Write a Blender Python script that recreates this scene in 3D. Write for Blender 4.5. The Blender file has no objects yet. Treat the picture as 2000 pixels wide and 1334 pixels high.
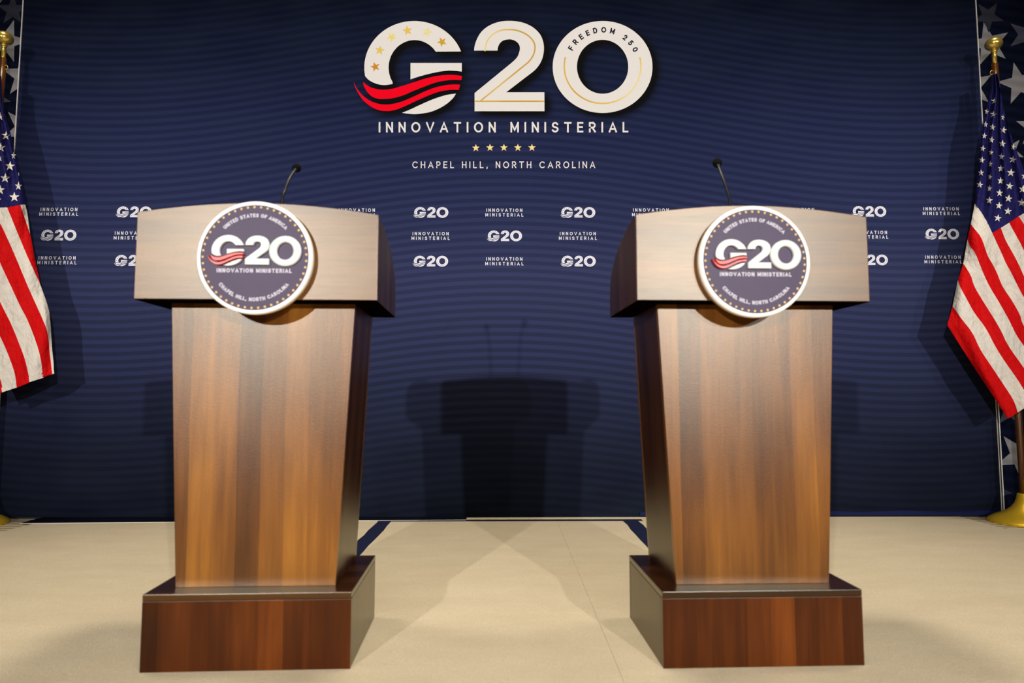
import bpy, bmesh, math, random
import numpy as np
from mathutils import Matrix, Vector
random.seed(7)
S = bpy.context.scene
C = S.collection
PI = math.pi

# ------------------------------------------------------------------ camera, world, lights, exposure
F, PITCH, YAW, CAMZ, WY = 1324.6164, 0.0783, 0.0111, 0.7176, 4.0657   # WY = plane of the printed backdrop


def ray(px, py):
    """direction in the room for a point of the 2000x1334 frame"""
    u, v = (px - 1000) / F, (667 - py) / F
    c, s = math.cos(PITCH), math.sin(PITCH)
    d, z = c - s * v, s + c * v
    c, s = math.cos(YAW), math.sin(YAW)
    return Vector((c * u + s * d, -s * u + c * d, z))


def at(px, py, Y=WY):
    r = ray(px, py)
    t = Y / r.y
    return Vector((r.x * t, Y, CAMZ + r.z * t))


def on_floor(px, py, z=0.0):
    r = ray(px, py)
    t = (z - CAMZ) / r.z
    return Vector((r.x * t, r.y * t, z))


cam = bpy.data.objects.new('camera', bpy.data.cameras.new('camera'))
C.objects.link(cam)
fwd = ray(1000, 667).normalized()
right = (ray(1001, 667) - ray(1000, 667)).normalized()
up = right.cross(fwd)
M3 = Matrix((right, up, -fwd)).transposed()
cam.matrix_world = Matrix.Translation((0, 0, CAMZ)) @ M3.to_4x4()
cam.data.sensor_width = 36
cam.data.lens = 36 * F / 2000
cam.data.clip_start = 0.02
cam.data.dof.use_dof = True
cam.data.dof.focus_distance = 4.0
cam.data.dof.aperture_fstop = 2.8
S.camera = cam

w = bpy.data.worlds.new('room_air')
S.world = w
w.use_nodes = True
w.node_tree.nodes['Background'].inputs[0].default_value = (0.9, 0.8, 0.7, 1)
w.node_tree.nodes['Background'].inputs[1].default_value = 0.001


def spot(name, loc, target, power, size_deg, blend, radius, col):
    l = bpy.data.lights.new(name, 'SPOT')
    l.energy, l.spot_size, l.spot_blend, l.shadow_soft_size, l.color = power, math.radians(size_deg), blend, radius, col
    o = bpy.data.objects.new(name, l)
    C.objects.link(o)
    o.location = loc
    o.rotation_euler = (Vector(target) - Vector(loc)).to_track_quat('-Z', 'Y').to_euler()


FRONT = (1.0, 0.97, 0.94)
spot('stage_spotlight', (-2.90, -5.93, 2.70), (-0.1, 4.0, 1.4), 2000, 45, 0.8, 0.06, FRONT)
spot('stage_spotlight', (2.95, -5.93, 2.70), (0.1, 4.0, 1.4), 2000, 45, 0.8, 0.06, FRONT)
spot('stage_spotlight', (4.80, -5.93, 2.70), (0.3, 4.0, 1.3), 430, 45, 0.8, 0.06, FRONT)
WARM = (1.0, 0.90, 0.72)
spot('ceiling_downlight', (0.0, 2.3, 4.7), (0.0, 2.15, 0), 430, 78, 0.7, 0.30, WARM)
spot('ceiling_downlight', (-2.7, 2.7, 4.7), (-2.7, 2.7, 0), 275, 82, 0.7, 0.5, WARM)
spot('ceiling_downlight', (2.7, 2.7, 4.7), (2.7, 2.7, 0), 275, 82, 0.7, 0.5, WARM)
spot('ceiling_downlight', (0.0, 0.4, 4.7), (0.0, 0.1, 0), 270, 72, 0.9, 0.5, WARM)

S.view_settings.view_transform = 'Standard'
S.view_settings.look = 'None'
S.view_settings.exposure = 0.0
S.view_settings.gamma = 1.0
S.view_settings.use_curve_mapping = False


# ------------------------------------------------------------------ helpers
def lin(r, g, b):
    f = lambda c: (c / 255 / 12.92) if c / 255 <= 0.04045 else ((c / 255 + 0.055) / 1.055) ** 2.4
    return (f(r), f(g), f(b), 1)


class NT:
    """a small node-tree writer"""
    def __init__(self, name, rough=0.5, spec=0.5, metal=0.0):
        self.m = bpy.data.materials.new(name)
        self.m.use_nodes = True
        self.t = self.m.node_tree
        self.b = self.t.nodes['Principled BSDF']
        self.b.inputs['Roughness'].default_value = rough
        self.b.inputs['Specular IOR Level'].default_value = spec
        self.b.inputs['Metallic'].default_value = metal

    def n(self, kind, **kw):
        nd = self.t.nodes.new(kind)
        for k, v in kw.items():
            setattr(nd, k, v)
        return nd

    def link(self, a, b):
        self.t.links.new(a, b)

    def math(self, op, a, b=None, c=None):
        nd = self.n('ShaderNodeMath', operation=op)
        for i, v in enumerate((a, b, c)):
            if v is None:
                continue
            if isinstance(v, (int, float)):
                nd.inputs[i].default_value = v
            else:
                self.link(v, nd.inputs[i])
        return nd.outputs[0]

    def mix(self, fac, a, b, blend='MIX'):
        nd = self.n('ShaderNodeMix', data_type='RGBA', blend_type=blend)
        for i, v in ((0, fac), (6, a), (7, b)):
            if isinstance(v, (int, float, tuple)):
                nd.inputs[i].default_value = v
            else:
                self.link(v, nd.inputs[i])
        return nd.outputs[2]

    def ramp(self, fac, stops, interp='LINEAR'):
        nd = self.n('ShaderNodeValToRGB')
        cr = nd.color_ramp
        cr.interpolation = interp
        while len(cr.elements) < len(stops):
            cr.elements.new(0.5)
        for e, (p, c) in zip(cr.elements, stops):
            e.position = p
            e.color = c
        self.link(fac, nd.inputs[0])
        return nd.outputs[0]

    def noise(self, vec, scale, detail=3, rough=0.6, sx=(1, 1, 1), off=(0, 0, 0)):
        mp = self.n('ShaderNodeMapping')
        mp.inputs['Scale'].default_value = sx
        mp.inputs['Location'].default_value = off
        self.link(vec, mp.inputs[0])
        nd = self.n('ShaderNodeTexNoise')
        nd.inputs['Scale'].default_value = scale
        nd.inputs['Detail'].default_value = detail
        nd.inputs['Roughness'].default_value = rough
        self.link(mp.outputs[0], nd.inputs['Vector'])
        return nd.outputs['Fac']

    def obj(self):
        return self.n('ShaderNodeTexCoord').outputs['Object']

    def bump(self, h, strength, dist):
        nd = self.n('ShaderNodeBump')
        nd.inputs['Strength'].default_value = strength
        nd.inputs['Distance'].default_value = dist
        self.link(h, nd.inputs['Height'])
        self.link(nd.outputs[0], self.b.inputs['Normal'])

    def col(self, c):
        if isinstance(c, tuple):
            self.b.inputs['Base Color'].default_value = c
        else:
            self.link(c, self.b.inputs['Base Color'])
        return self.m


def plain(name, rgb, rough=0.6, spec=0.4, metal=0.0, var=0.06, scale=40, bump=0.0):
    """one colour with a faint procedural mottling"""
    t = NT(name, rough, spec, metal)
    nz = t.noise(t.obj(), scale)
    dk = tuple(c * (1 - var) for c in rgb[:3]) + (1,)
    lt = tuple(min(1, c * (1 + var)) for c in rgb[:3]) + (1,)
    if bump:
        t.bump(nz, bump, 0.002)
    return t.col(t.mix(nz, dk, lt))


def mesh(name, verts, faces, mat, parent=None, smooth=False, mats=None, fmat=None):
    me = bpy.data.meshes.new(name)
    me.from_pydata([tuple(v) for v in verts], [], faces)
    for m in (mats or [mat]):
        me.materials.append(m)
    if fmat:
        me.polygons.foreach_set('material_index', fmat)
    if smooth:
        me.polygons.foreach_set('use_smooth', [True] * len(me.polygons))
    me.update()
    o = bpy.data.objects.new(name, me)
    C.objects.link(o)
    if parent:
        o.parent = parent
    return o


def box(name, lo, hi, mat, parent=None, bev=0.0, fn=None):
    bm = bmesh.new()
    bmesh.ops.create_cube(bm, size=1)
    for v in bm.verts:
        v.co = Vector([lo[i] + (v.co[i] + 0.5) * (hi[i] - lo[i]) for i in range(3)])
        if fn:
            v.co = fn(v.co)
    if bev:
        bmesh.ops.bevel(bm, geom=bm.edges[:], offset=bev, segments=2, affect='EDGES', profile=0.6)
    me = bpy.data.meshes.new(name)
    bm.to_mesh(me)
    bm.free()
    me.materials.append(mat)
    o = bpy.data.objects.new(name, me)
    C.objects.link(o)
    if parent:
        o.parent = parent
    return o


def prism(name, poly, conv, mat, parent=None, bev=0.0):
    """poly: 2D outline; conv(a, b, side) -> 3D with side 0 front, 1 back"""
    n = len(poly)
    bm = bmesh.new()
    f = [bm.verts.new(conv(a, b, 0)) for a, b in poly]
    k = [bm.verts.new(conv(a, b, 1)) for a, b in poly]
    bm.faces.new(f)
    bm.faces.new(k[::-1])
    for i in range(n):
        j = (i + 1) % n
        bm.faces.new((f[j], f[i], k[i], k[j]))
    bmesh.ops.recalc_face_normals(bm, faces=bm.faces)
    if bev:
        bmesh.ops.bevel(bm, geom=bm.edges[:], offset=bev, segments=2, affect='EDGES', profile=0.6)
    me = bpy.data.meshes.new(name)
    bm.to_mesh(me)
    bm.free()
    me.materials.append(mat)
    o = bpy.data.objects.new(name, me)
    C.objects.link(o)
    if parent:
        o.parent = parent
    return o


def lathe(name, prof, mat, parent=None, seg=48, axis=lambda z: (0, 0)):
    vs, fs = [], []
    for r, z in prof:
        ax, ay = axis(z)
        for i in range(seg):
            a = 2 * PI * i / seg
            vs.append((ax + r * math.cos(a), ay + r * math.sin(a), z))
    for j in range(len(prof) - 1):
        for i in range(seg):
            i2 = (i + 1) % seg
            fs.append((j * seg + i, j * seg + i2, (j + 1) * seg + i2, (j + 1) * seg + i))
    fs.append(tuple(range(seg))[::-1])
    fs.append(tuple((len(prof) - 1) * seg + i for i in range(seg)))
    return mesh(name, vs, fs, mat, parent, smooth=True)


def tube(name, pts, rad, mat, parent=None, seg=12):
    pts = [Vector(p) for p in pts]
    rr = rad if isinstance(rad, (list, tuple)) else [rad] * len(pts)
    vs, fs = [], []
    ref = Vector((0.3, 1, 0.1)).normalized()
    for i, p in enumerate(pts):
        t = (pts[min(i + 1, len(pts) - 1)] - pts[max(i - 1, 0)]).normalized()
        a = t.cross(ref).normalized()
        b = t.cross(a)
        for k in range(seg):
            g = 2 * PI * k / seg
            vs.append(p + (a * math.cos(g) + b * math.sin(g)) * rr[i])
    for j in range(len(pts) - 1):
        for i in range(seg):
            i2 = (i + 1) % seg
            fs.append((j * seg + i, j * seg + i2, (j + 1) * seg + i2, (j + 1) * seg + i))
    fs.append(tuple(range(seg))[::-1])
    fs.append(tuple((len(pts) - 1) * seg + i for i in range(seg)))
    return mesh(name, vs, fs, mat, parent, smooth=True)


def empty(name, loc, label, cat, group=None, rz=0.0):
    o = bpy.data.objects.new(name, None)
    C.objects.link(o)
    o.location = loc
    o.rotation_euler = (0, 0, rz)
    o.empty_display_size = 0.1
    o['label'] = label
    o['category'] = cat
    if group:
        o['group'] = group
    return o


def struct(o):
    o['kind'] = 'structure'
    return o


def smooth_line(pts, n):
    """resample a polyline (Catmull-Rom) to n points, evenly by length"""
    P = [Vector((p[0], p[1])) for p in pts]
    P = [P[0] * 2 - P[1]] + P + [P[-1] * 2 - P[-2]]
    out = []
    for i in range(1, len(P) - 2):
        for k in range(12):
            t = k / 12
            a, b, c, d = P[i - 1:i + 3]
            out.append(0.5 * ((2 * b) + (c - a) * t + (2 * a - 5 * b + 4 * c - d) * t * t + (3 * b - a - 3 * c + d) * t ** 3))
    out.append(P[-2])
    L = [0]
    for a, b in zip(out, out[1:]):
        L.append(L[-1] + (b - a).length)
    res = []
    for k in range(n):
        s = L[-1] * k / (n - 1)
        i = 0
        while i < len(L) - 2 and L[i + 1] < s:
            i += 1
        t = (s - L[i]) / max(1e-9, L[i + 1] - L[i])
        res.append(out[i].lerp(out[i + 1], min(1, t)))
    return res


# ------------------------------------------------------------------ lettering: an own stroke alphabet
def arc(cx, cy, rx, ry, a0, a1, n=14):
    return [(cx + rx * math.cos(math.radians(a0 + (a1 - a0) * i / n)), cy + ry * math.sin(math.radians(a0 + (a1 - a0) * i / n))) for i in range(n + 1)]


GL = {
    'I': (0.0, [[(0, 0), (0, 1)]]),
    'N': (0.62, [[(0, 0), (0, 1)], [(0, 1), (1, 0)], [(1, 0), (1, 1)]]),
    'M': (0.78, [[(0, 0), (0, 1)], [(0, 1), (.5, .18), (1, 1)], [(1, 1), (1, 0)]]),
    'O': (0.86, [arc(.5, .5, .5, .5, 90, 450, 28)]),
    '0': (0.66, [arc(.5, .5, .5, .5, 90, 450, 24)]),
    'C': (0.80, [arc(.55, .5, .55, .5, 42, 318, 22)]),
    'V': (0.76, [[(0, 1), (.5, 0), (1, 1)]]),
    'A': (0.76, [[(0, 0), (.5, 1), (1, 0)], [(.18, .3), (.82, .3)]]),
    'T': (0.66, [[(0, 1), (1, 1)], [(.5, 1), (.5, 0)]]),
    'E': (0.52, [[(1, 1), (0, 1), (0, 0), (1, 0)], [(0, .52), (.9, .52)]]),
    'F': (0.50, [[(1, 1), (0, 1), (0, 0)], [(0, .5), (.88, .5)]]),
    'L': (0.48, [[(0, 1), (0, 0), (1, 0)]]),
    'H': (0.62, [[(0, 0), (0, 1)], [(1, 0), (1, 1)], [(0, .5), (1, .5)]]),
    'U': (0.62, [[(0, 1), (0, .42)] + arc(.5, .42, .5, .42, 180, 360, 12) + [(1, 1)]]),
    'P': (0.56, [[(0, 0), (0, 1), (.55, 1)] + arc(.55, .72, .45, .28, 90, -90, 10) + [(0, .44)]]),
    'R': (0.60, [[(0, 0), (0, 1), (.55, 1)] + arc(.55, .73, .42, .27, 90, -90, 10) + [(0, .46)], [(.5, .46), (1, 0)]]),
    'D': (0.68, [[(.45, 0), (0, 0), (0, 1), (.45, 1)] + arc(.45, .5, .55, .5, 90, -90, 14)]),
    'S': (0.60, [arc(.5, .755, .46, .245, 25, 270, 14)[:-1] + arc(.5, .25, .5, .25, 90, -155, 14)]),
    '2': (0.58, [arc(.5, .69, .46, .31, 170, -30, 12) + [(0, 0), (1, 0)]]),
    '5': (0.58, [[(.9, 1), (.14, 1), (.06, .5)] + arc(.48, .32, .5, .32, 130, -150, 14)]),
    ',': (0.06, [[(.9, .09), (.2, -.16)]]),
}


def layout(text, h, x0, x1, base, sw):
    """polylines (y grows downward) filling x0..x1 with even tracking"""
    ws = [0.34 * h if c == ' ' else GL[c][0] * (h - sw) + sw for c in text]
    gap = (x1 - x0 - sum(ws)) / (len(text) - 1)
    out, x = [], x0
    for c, wd in zip(text, ws):
        if c != ' ':
            for st in GL[c][1]:
                out.append([(x + sw / 2 + u * (wd - sw), base - sw / 2 - v * (h - sw)) for u, v in st])
        x += wd + gap
    return out


def layout_arc(text, h, cx, cy, r, a_span, sw, top=True, a_mid=0.0):
    """letters on a circle of baseline radius r (y down); angles in degrees, a_span end to end"""
    length = math.radians(a_span) * (r + (h * 0.5 if top else -h * 0.5))
    flat = layout(text, h, -length / 2, length / 2, 0, sw)
    # letter by letter, so each stays rigid
    ws = [0.34 * h if c == ' ' else GL[c][0] * (h - sw) + sw for c in text]
    gap = (length - sum(ws)) / (len(text) - 1)
    out, x, i = [], -length / 2, 0
    for c, wd in zip(text, ws):
        mid = x + wd / 2
        ang = mid / (r + (h * 0.5 if top else -h * 0.5)) + math.radians(a_mid)
        if c != ' ':
            for _ in GL[c][1]:
                st = flat[i]
                i += 1
                ln = []
                for px, py in st:
                    lx, ly = px - mid, -py                 # ly up from the baseline
                    if top:
                        rr = r + ly
                        ln.append((cx + rr * math.sin(ang) + lx * math.cos(ang), cy - rr * math.cos(ang) + lx * math.sin(ang)))
                    else:
                        rr = r - ly
                        ln.append((cx + rr * math.sin(ang) + lx * math.cos(ang), cy + rr * math.cos(ang) - lx * math.sin(ang)))
                out.append(ln)
        x += wd + gap
    return out


def strip2d(line, sw):
    """mitred ribbon: list of (left, right) pairs"""
    P = [Vector(p) for p in line]
    closed = (P[0] - P[-1]).length < 1e-6
    out = []
    n = len(P)
    for i in range(n):
        a = P[i] - P[i - 1] if i else (P[-1] - P[-2] if closed else P[1] - P[0])
        b = P[i + 1] - P[i] if i < n - 1 else (P[1] - P[0] if closed else P[-1] - P[-2])
        a, b = a.normalized(), b.normalized()
        t = (a + b)
        t = t.normalized() if t.length > 1e-6 else a
        m = Vector((-t.y, t.x))
        k = min(1.8, 1 / max(0.3, m.dot(Vector((-a.y, a.x)))))
        q = m * (sw / 2 * k)
        out.append((P[i] + q, P[i] - q))
    # butt ends pushed out by half a stroke, so corners of separate strokes close
    if not closed:
        for idx, s in ((0, -1), (-1, 1)):
            d = (P[1] - P[0]).normalized() if idx == 0 else (P[-1] - P[-2]).normalized()
            out[idx] = (out[idx][0] + d * s * sw / 2 * 0.98, out[idx][1] + d * s * sw / 2 * 0.98)
    return out


def write(name, lines, sw, conv, mat, parent, step=0.00003):
    """conv(x, y, lift) -> 3D; every stroke a ribbon of its own, hair-thin steps apart"""
    vs, fs = [], []
    for k, ln in enumerate(lines):
        st = strip2d(ln, sw)
        o = len(vs)
        for a, b in st:
            vs.append(conv(a.x, a.y, (k % 6) * step))
            vs.append(conv(b.x, b.y, (k % 6) * step))
        for i in range(len(st) - 1):
            fs.append((o + 2 * i, o + 2 * i + 1, o + 2 * i + 3, o + 2 * i + 2))
    return mesh(name, vs, fs, mat, parent)


def star2d(cx, cy, r, rot, k=0.40):
    return [(cx + (r if i % 2 == 0 else r * k) * math.cos(math.radians(rot + 36 * i)),
             cy - (r if i % 2 == 0 else r * k) * math.sin(math.radians(rot + 36 * i))) for i in range(10)]


# outlines of the big emblem, in frame pixels
def z4(l): return [(680 + x / 6.67, 30 + y / 6.67) for x, y in l]
def z5(l): return [(900 + x / 5.128, 30 + y / 5.128) for x, y in l]
def sm(l, n=40): return [tuple(p) for p in smooth_line(l, n)]


G_TOP = z4(arc(860, 680, 650, -607, 20.2, 190.5, 46) + sm([(222, 792), (260, 835), (320, 872), (400, 900), (480, 908), (580, 894)], 14)
           + arc(865, 680, 338, -358, 212, 35.2, 40))
G_BAR = z4([(812, 620), (1480, 620)] + sm([(1480, 733), (1400, 723), (1300, 720), (1180, 735), (1050, 763), (930, 795), (812, 833)], 20))
G_LOW = z4(sm([(700, 1270), (800, 1230), (950, 1160), (1100, 1095), (1250, 1045), (1330, 1028), (1405, 1020)], 20)
           + sm([(1370, 1075), (1300, 1140), (1200, 1205), (1080, 1255), (950, 1280), (860, 1287), (780, 1281)], 20))
RED_A = z4(sm([(193, 868), (240, 905), (300, 940), (380, 962), (470, 968), (580, 955), (720, 915), (860, 870), (1000, 825), (1150, 790), (1300, 775), (1400, 778), (1482, 790)], 40)
           + sm([(1475, 843), (1380, 840), (1280, 848), (1150, 872), (1000, 925), (850, 985), (720, 1040), (600, 1075), (480, 1090), (380, 1085), (300, 1050), (240, 985), (205, 920)], 40))
RED_B = z4(sm([(70, 865), (100, 930), (150, 1000), (220, 1070), (300, 1120), (400, 1153), (500, 1162), (600, 1150), (720, 1115), (850, 1060), (1000, 990), (1150, 935), (1300, 905), (1400, 900), (1457, 903)], 40)
           + sm([(1440, 970), (1330, 970), (1200, 990), (1080, 1030), (950, 1085), (820, 1145), (700, 1200), (600, 1235), (500, 1247), (400, 1235), (300, 1190), (200, 1110), (130, 1010), (90, 930)], 40))
TWO = z5(sm([(133, 353), (140, 300), (165, 230), (210, 160), (280, 105), (370, 68), (470, 55), (580, 63), (680, 95), (760, 150), (810, 220), (832, 310), (825, 400), (795, 480), (740, 550), (650, 620)], 50)
         + [(455, 770), (837, 770), (838, 960), (138, 960), (138, 778), (500, 482)]
         + sm([(540, 447), (570, 410), (591, 345), (585, 295), (555, 262), (520, 245), (480, 240), (430, 250), (395, 275), (373, 315), (368, 353)], 24))
O_OUT = z5(arc(1420, 517, 500, -461, 0, 360, 72))[:-1]
O_IN = z5(arc(1420, 515, 257, -270, 0, 360, 72))[:-1]
G_STARS = [z4(star2d(x, y, 68, math.degrees(math.atan2(690 - y, x - 860)), 0.40)) for x, y in ((352, 670), (412, 455), (565, 282), (772, 198), (1028, 216), (1222, 346))]
TWO_LINES = [z5(sm([(243, 352), (255, 280), (285, 225), (340, 175), (410, 148), (480, 142), (560, 150), (640, 180), (700, 225), (737, 280), (742, 340), (725, 400), (680, 465), (620, 515), (205, 850)], 50)),
             z5([(143, 860), (832, 860)])]
O_LINE = [z5(arc(1420, 510, 384, -372, 167, 373, 60))]
FREEDOM = layout_arc('FREEDOM 250', 55 / 5.128, 900 + 1421 / 5.128, 30 + 512 / 5.128, 340 / 5.128, 128, 11 / 5.128, True, 1.5)

# ------------------------------------------------------------------ materials
# backdrop fabric: printed arcs of two navies, the printed gradient deepened with painted shade at head and foot
t = NT('navy_printed_fabric', 0.9, 0.0)
oc = t.obj()
sp = t.n('ShaderNodeSeparateXYZ')
t.link(oc, sp.inputs[0])
X, Z = sp.outputs[0], sp.outputs[2]
wave = t.math('MULTIPLY', t.math('COSINE', t.math('MULTIPLY', X, 2 * PI / 4.9)), -0.135)
ph = t.math('MULTIPLY', t.math('ADD', Z, wave), 2 * PI / 0.0483)
band = t.math('ADD', t.math('MULTIPLY', t.math('SINE', ph), 2.2), 0.5)
band = t.math('ADD', t.math('MULTIPLY', t.math('MINIMUM', t.math('MAXIMUM', band, 0.0), 1.0), 0.8), 0.06)
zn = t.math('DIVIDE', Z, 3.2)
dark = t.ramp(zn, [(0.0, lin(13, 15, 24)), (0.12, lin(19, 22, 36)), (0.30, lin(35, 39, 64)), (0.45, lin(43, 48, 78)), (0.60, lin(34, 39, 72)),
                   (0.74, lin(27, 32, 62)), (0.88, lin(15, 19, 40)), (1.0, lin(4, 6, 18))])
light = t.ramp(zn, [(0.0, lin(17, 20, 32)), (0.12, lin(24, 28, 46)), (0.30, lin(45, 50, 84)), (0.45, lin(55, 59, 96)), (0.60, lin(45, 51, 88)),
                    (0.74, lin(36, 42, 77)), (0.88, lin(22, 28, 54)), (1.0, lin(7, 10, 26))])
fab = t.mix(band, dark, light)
nz = t.noise(oc, 2.2, 2, 0.5, (1, 1, 3))
fab = t.mix(t.math('MULTIPLY', nz, 0.30), fab, (0.024, 0.034, 0.06, 1))
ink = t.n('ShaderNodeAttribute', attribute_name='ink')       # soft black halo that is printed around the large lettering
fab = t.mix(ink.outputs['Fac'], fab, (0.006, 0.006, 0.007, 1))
weave = t.noise(oc, 600, 1)
t.bump(weave, 0.15, 0.001)
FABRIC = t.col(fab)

PRINT_W = plain('white_print', lin(226, 220, 214), 0.9, 0.0, var=0.02)
PRINT_G = plain('pale_grey_print', lin(222, 220, 230), 0.9, 0.0, var=0.03)
PRINT_N = plain('navy_print', lin(50, 56, 98), 0.9, 0.0)
PRINT_K = plain('dark_ink_print', lin(24, 22, 40), 0.9, 0.0)
PRINT_R = plain('red_print', lin(236, 10, 34), 0.9, 0.0, var=0.02)
GOLDS = [plain('gold_print', lin(*c), 0.75, 0.3, var=0.12, scale=60) for c in ((204, 134, 22), (222, 192, 90), (230, 212, 120), (226, 190, 78), (232, 216, 140), (204, 158, 34))]
GOLD_LN = NT('gold_line_print', 0.7, 0.3)
nzg = GOLD_LN.noise(GOLD_LN.obj(), 2.6, 1)
GOLD_LN = GOLD_LN.col(GOLD_LN.ramp(nzg, [(0.38, lin(196, 150, 40)), (0.5, lin(222, 180, 80)), (0.62, lin(234, 214, 140))]))
GOLD_P = plain('pale_gold_print', lin(238, 212, 140), 0.75, 0.3)
WHITE_EDGE = plain('white_silicone_edge', lin(235, 228, 220), 0.5, 0.4, var=0.02)
FRAME = plain('black_frame', lin(20, 20, 22), 0.6, 0.3)

# side fabric with printed stars
t = NT('starry_navy_fabric', 0.9, 0.0)
oc = t.obj()
sp = t.n('ShaderNodeSeparateXYZ')
t.link(oc, sp.inputs[0])
b2 = t.math('SINE', t.math('MULTIPLY', t.math('ADD', sp.outputs[2], t.math('MULTIPLY', sp.outputs[0], 0.18)), 90))
STARFAB = t.col(t.mix(t.math('ADD', t.math('MULTIPLY', b2, 0.35), 0.5), lin(10, 13, 27), lin(17, 22, 40)))


def star_print(name, rgb):
    t = NT(name, 0.9, 0.0)
    sp = t.n('ShaderNodeSeparateXYZ')
    t.link(t.obj(), sp.inputs[0])
    b2 = t.math('SINE', t.math('MULTIPLY', t.math('ADD', sp.outputs[2], t.math('MULTIPLY', sp.outputs[0], 0.18)), 90))
    return t.col(t.mix(t.math('ADD', t.math('MULTIPLY', b2, 0.5), 0.5), lin(*rgb), lin(*[int(c * 1.12) for c in rgb])))


STAR_M = [star_print('grey_star_print', (122, 120, 122)), star_print('dim_star_print', (66, 66, 80)), star_print('dark_star_print', (44, 46, 56))]

# carpet: short cream pile
t = NT('cream_carpet', 1.0, 0.0)
oc = t.obj()
n1 = t.noise(oc, 420, 2, 0.7)
n2 = t.noise(oc, 3.2, 4, 0.6, (1, 2.4, 1))
n3 = t.noise(oc, 90, 3, 0.7, (0.6, 1.4, 1))
c = t.mix(n1, lin(150, 134, 108), lin(250, 236, 208))
c = t.mix(t.math('MULTIPLY', n3, 0.35), c, lin(200, 184, 156))
n2r = t.ramp(n2, [(0.35, (0, 0, 0, 1)), (0.7, (1, 1, 1, 1))])
c = t.mix(t.math('MULTIPLY', n2r, 0.4), c, lin(188, 172, 144))
t.bump(t.math('ADD', n1, n3), 0.5, 0.004)
CARPET = t.col(c)

t = NT('ridged_vinyl', 0.6, 0.15)
oc = t.obj()
sp = t.n('ShaderNodeSeparateXYZ')
t.link(oc, sp.inputs[0])
rg = t.math('SINE', t.math('MULTIPLY', sp.outputs[1], 2 * PI / 0.05))
c = t.mix(t.math('ADD', t.math('MULTIPLY', rg, 0.5), 0.5), lin(150, 138, 112), lin(206, 192, 164))
c = t.mix(t.math('MULTIPLY', t.noise(oc, 12, 3, 0.6, (1, 8, 1)), 0.5), c, lin(176, 162, 134))
t.bump(rg, 0.5, 0.004)
VINYL = t.col(c)
TAPE = plain('navy_tape', lin(16, 22, 56), 0.6, 0.35, var=0.25, scale=18, bump=0.2)
ROOM = plain('dark_wall_paint', lin(24, 22, 22), 0.95, 0.0)
CEIL = plain('ceiling_paint', lin(20, 19, 19), 0.95, 0.0)


def wood(name, axis, seed, grain='Z', tone=1.0, rough=0.36, ior=1.56, red=1.0, vary=1.0):
    """walnut laminate: boards side by side along `axis`, grain along `grain`"""
    t = NT(name, rough, 0.75)
    oc = t.obj()
    sp = t.n('ShaderNodeSeparateXYZ')
    t.link(oc, sp.inputs[0])
    u = sp.outputs['XYZ'.index(axis)]
    wob = t.noise(oc, 1.3, 1, 0.5, off=(seed, 0, seed))
    uu = t.math('ADD', t.math('MULTIPLY', u, 15.5), t.math('MULTIPLY', wob, 0.25))
    uu = t.math('ADD', uu, seed * 3.7)
    cell = t.math('FLOOR', uu)
    wn = t.n('ShaderNodeTexWhiteNoise', noise_dimensions='1D')
    t.link(cell, wn.inputs['W'])
    sc = {'X': (0.7, 14, 14), 'Z': (14, 14, 0.7), 'Y': (14, 0.7, 14)}[grain]
    g1 = t.noise(oc, 3.4, 4, 0.62, sc, (seed * 2, seed, seed * 5))
    g2 = t.noise(oc, 16, 3, 0.7, tuple(s if s > 1 else s * 1.2 for s in sc), (seed, 0, 0))
    sl = {'X': (0.7, 3, 3), 'Z': (3, 3, 0.8), 'Y': (3, 0.7, 3)}[grain]
    big = t.noise(oc, 2.6, 2, 0.5, sl, (seed * 7, seed, 0))
    f = t.math('ADD', t.math('MULTIPLY', t.math('SUBTRACT', wn.outputs['Value'], 0.5), 0.26 * vary), t.math('ADD', t.math('MULTIPLY', g1, 0.34), 0.26))
    f = t.math('ADD', f, t.math('MULTIPLY', t.math('SUBTRACT', big, 0.5), 0.5))
    k = tone
    c = t.ramp(f, [(0.16, (0.045 * k, 0.012 * k * red, 0.003 * k * red, 1)), (0.34, (0.100 * k, 0.029 * k * red, 0.005 * k * red, 1)),
                   (0.52, (0.195 * k, 0.062 * k * red, 0.009 * k * red, 1)), (0.74, (0.36 * k, 0.128 * k * red, 0.016 * k * red, 1))])
    c = t.mix(t.math('MULTIPLY', g2, 0.35), c, (0.035 * k, 0.013 * k, 0.006 * k, 1))
    sk = t.noise(oc, 330, 2, 0.7)
    t.bump(t.math('ADD', t.math('MULTIPLY', g2, 0.6), t.math('MULTIPLY', sk, 1.6)), 0.16, 0.001)
    # matt laminate: a diffuse ground under a soft clear film
    df, gl, fr_ = t.n('ShaderNodeBsdfDiffuse'), t.n('ShaderNodeBsdfAnisotropic', distribution='BECKMANN'), t.n('ShaderNodeFresnel')
    fr_.inputs['IOR'].default_value = ior
    t.link(c, df.inputs['Color'])
    t.link(t.math('ADD', t.math('MULTIPLY', g2, 0.05), rough - 0.025), gl.inputs['Roughness'])
    gl.inputs['Color'].default_value = (0.99, 1.0, 0.885, 1)
    ms = t.n('ShaderNodeMixShader')
    t.link(fr_.outputs[0], ms.inputs[0])
    t.link(df.outputs[0], ms.inputs[1])
    t.link(gl.outputs[0], ms.inputs[2])
    bp = [n_ for n_ in t.t.nodes if n_.type == 'BUMP'][0]
    for n_ in (df, gl):
        t.link(bp.outputs[0], n_.inputs['Normal'])
    out = [n_ for n_ in t.t.nodes if n_.type == 'OUTPUT_MATERIAL'][0]
    t.link(ms.outputs[0], out.inputs['Surface'])
    t.t.nodes.remove(t.b)
    return t.m


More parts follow.
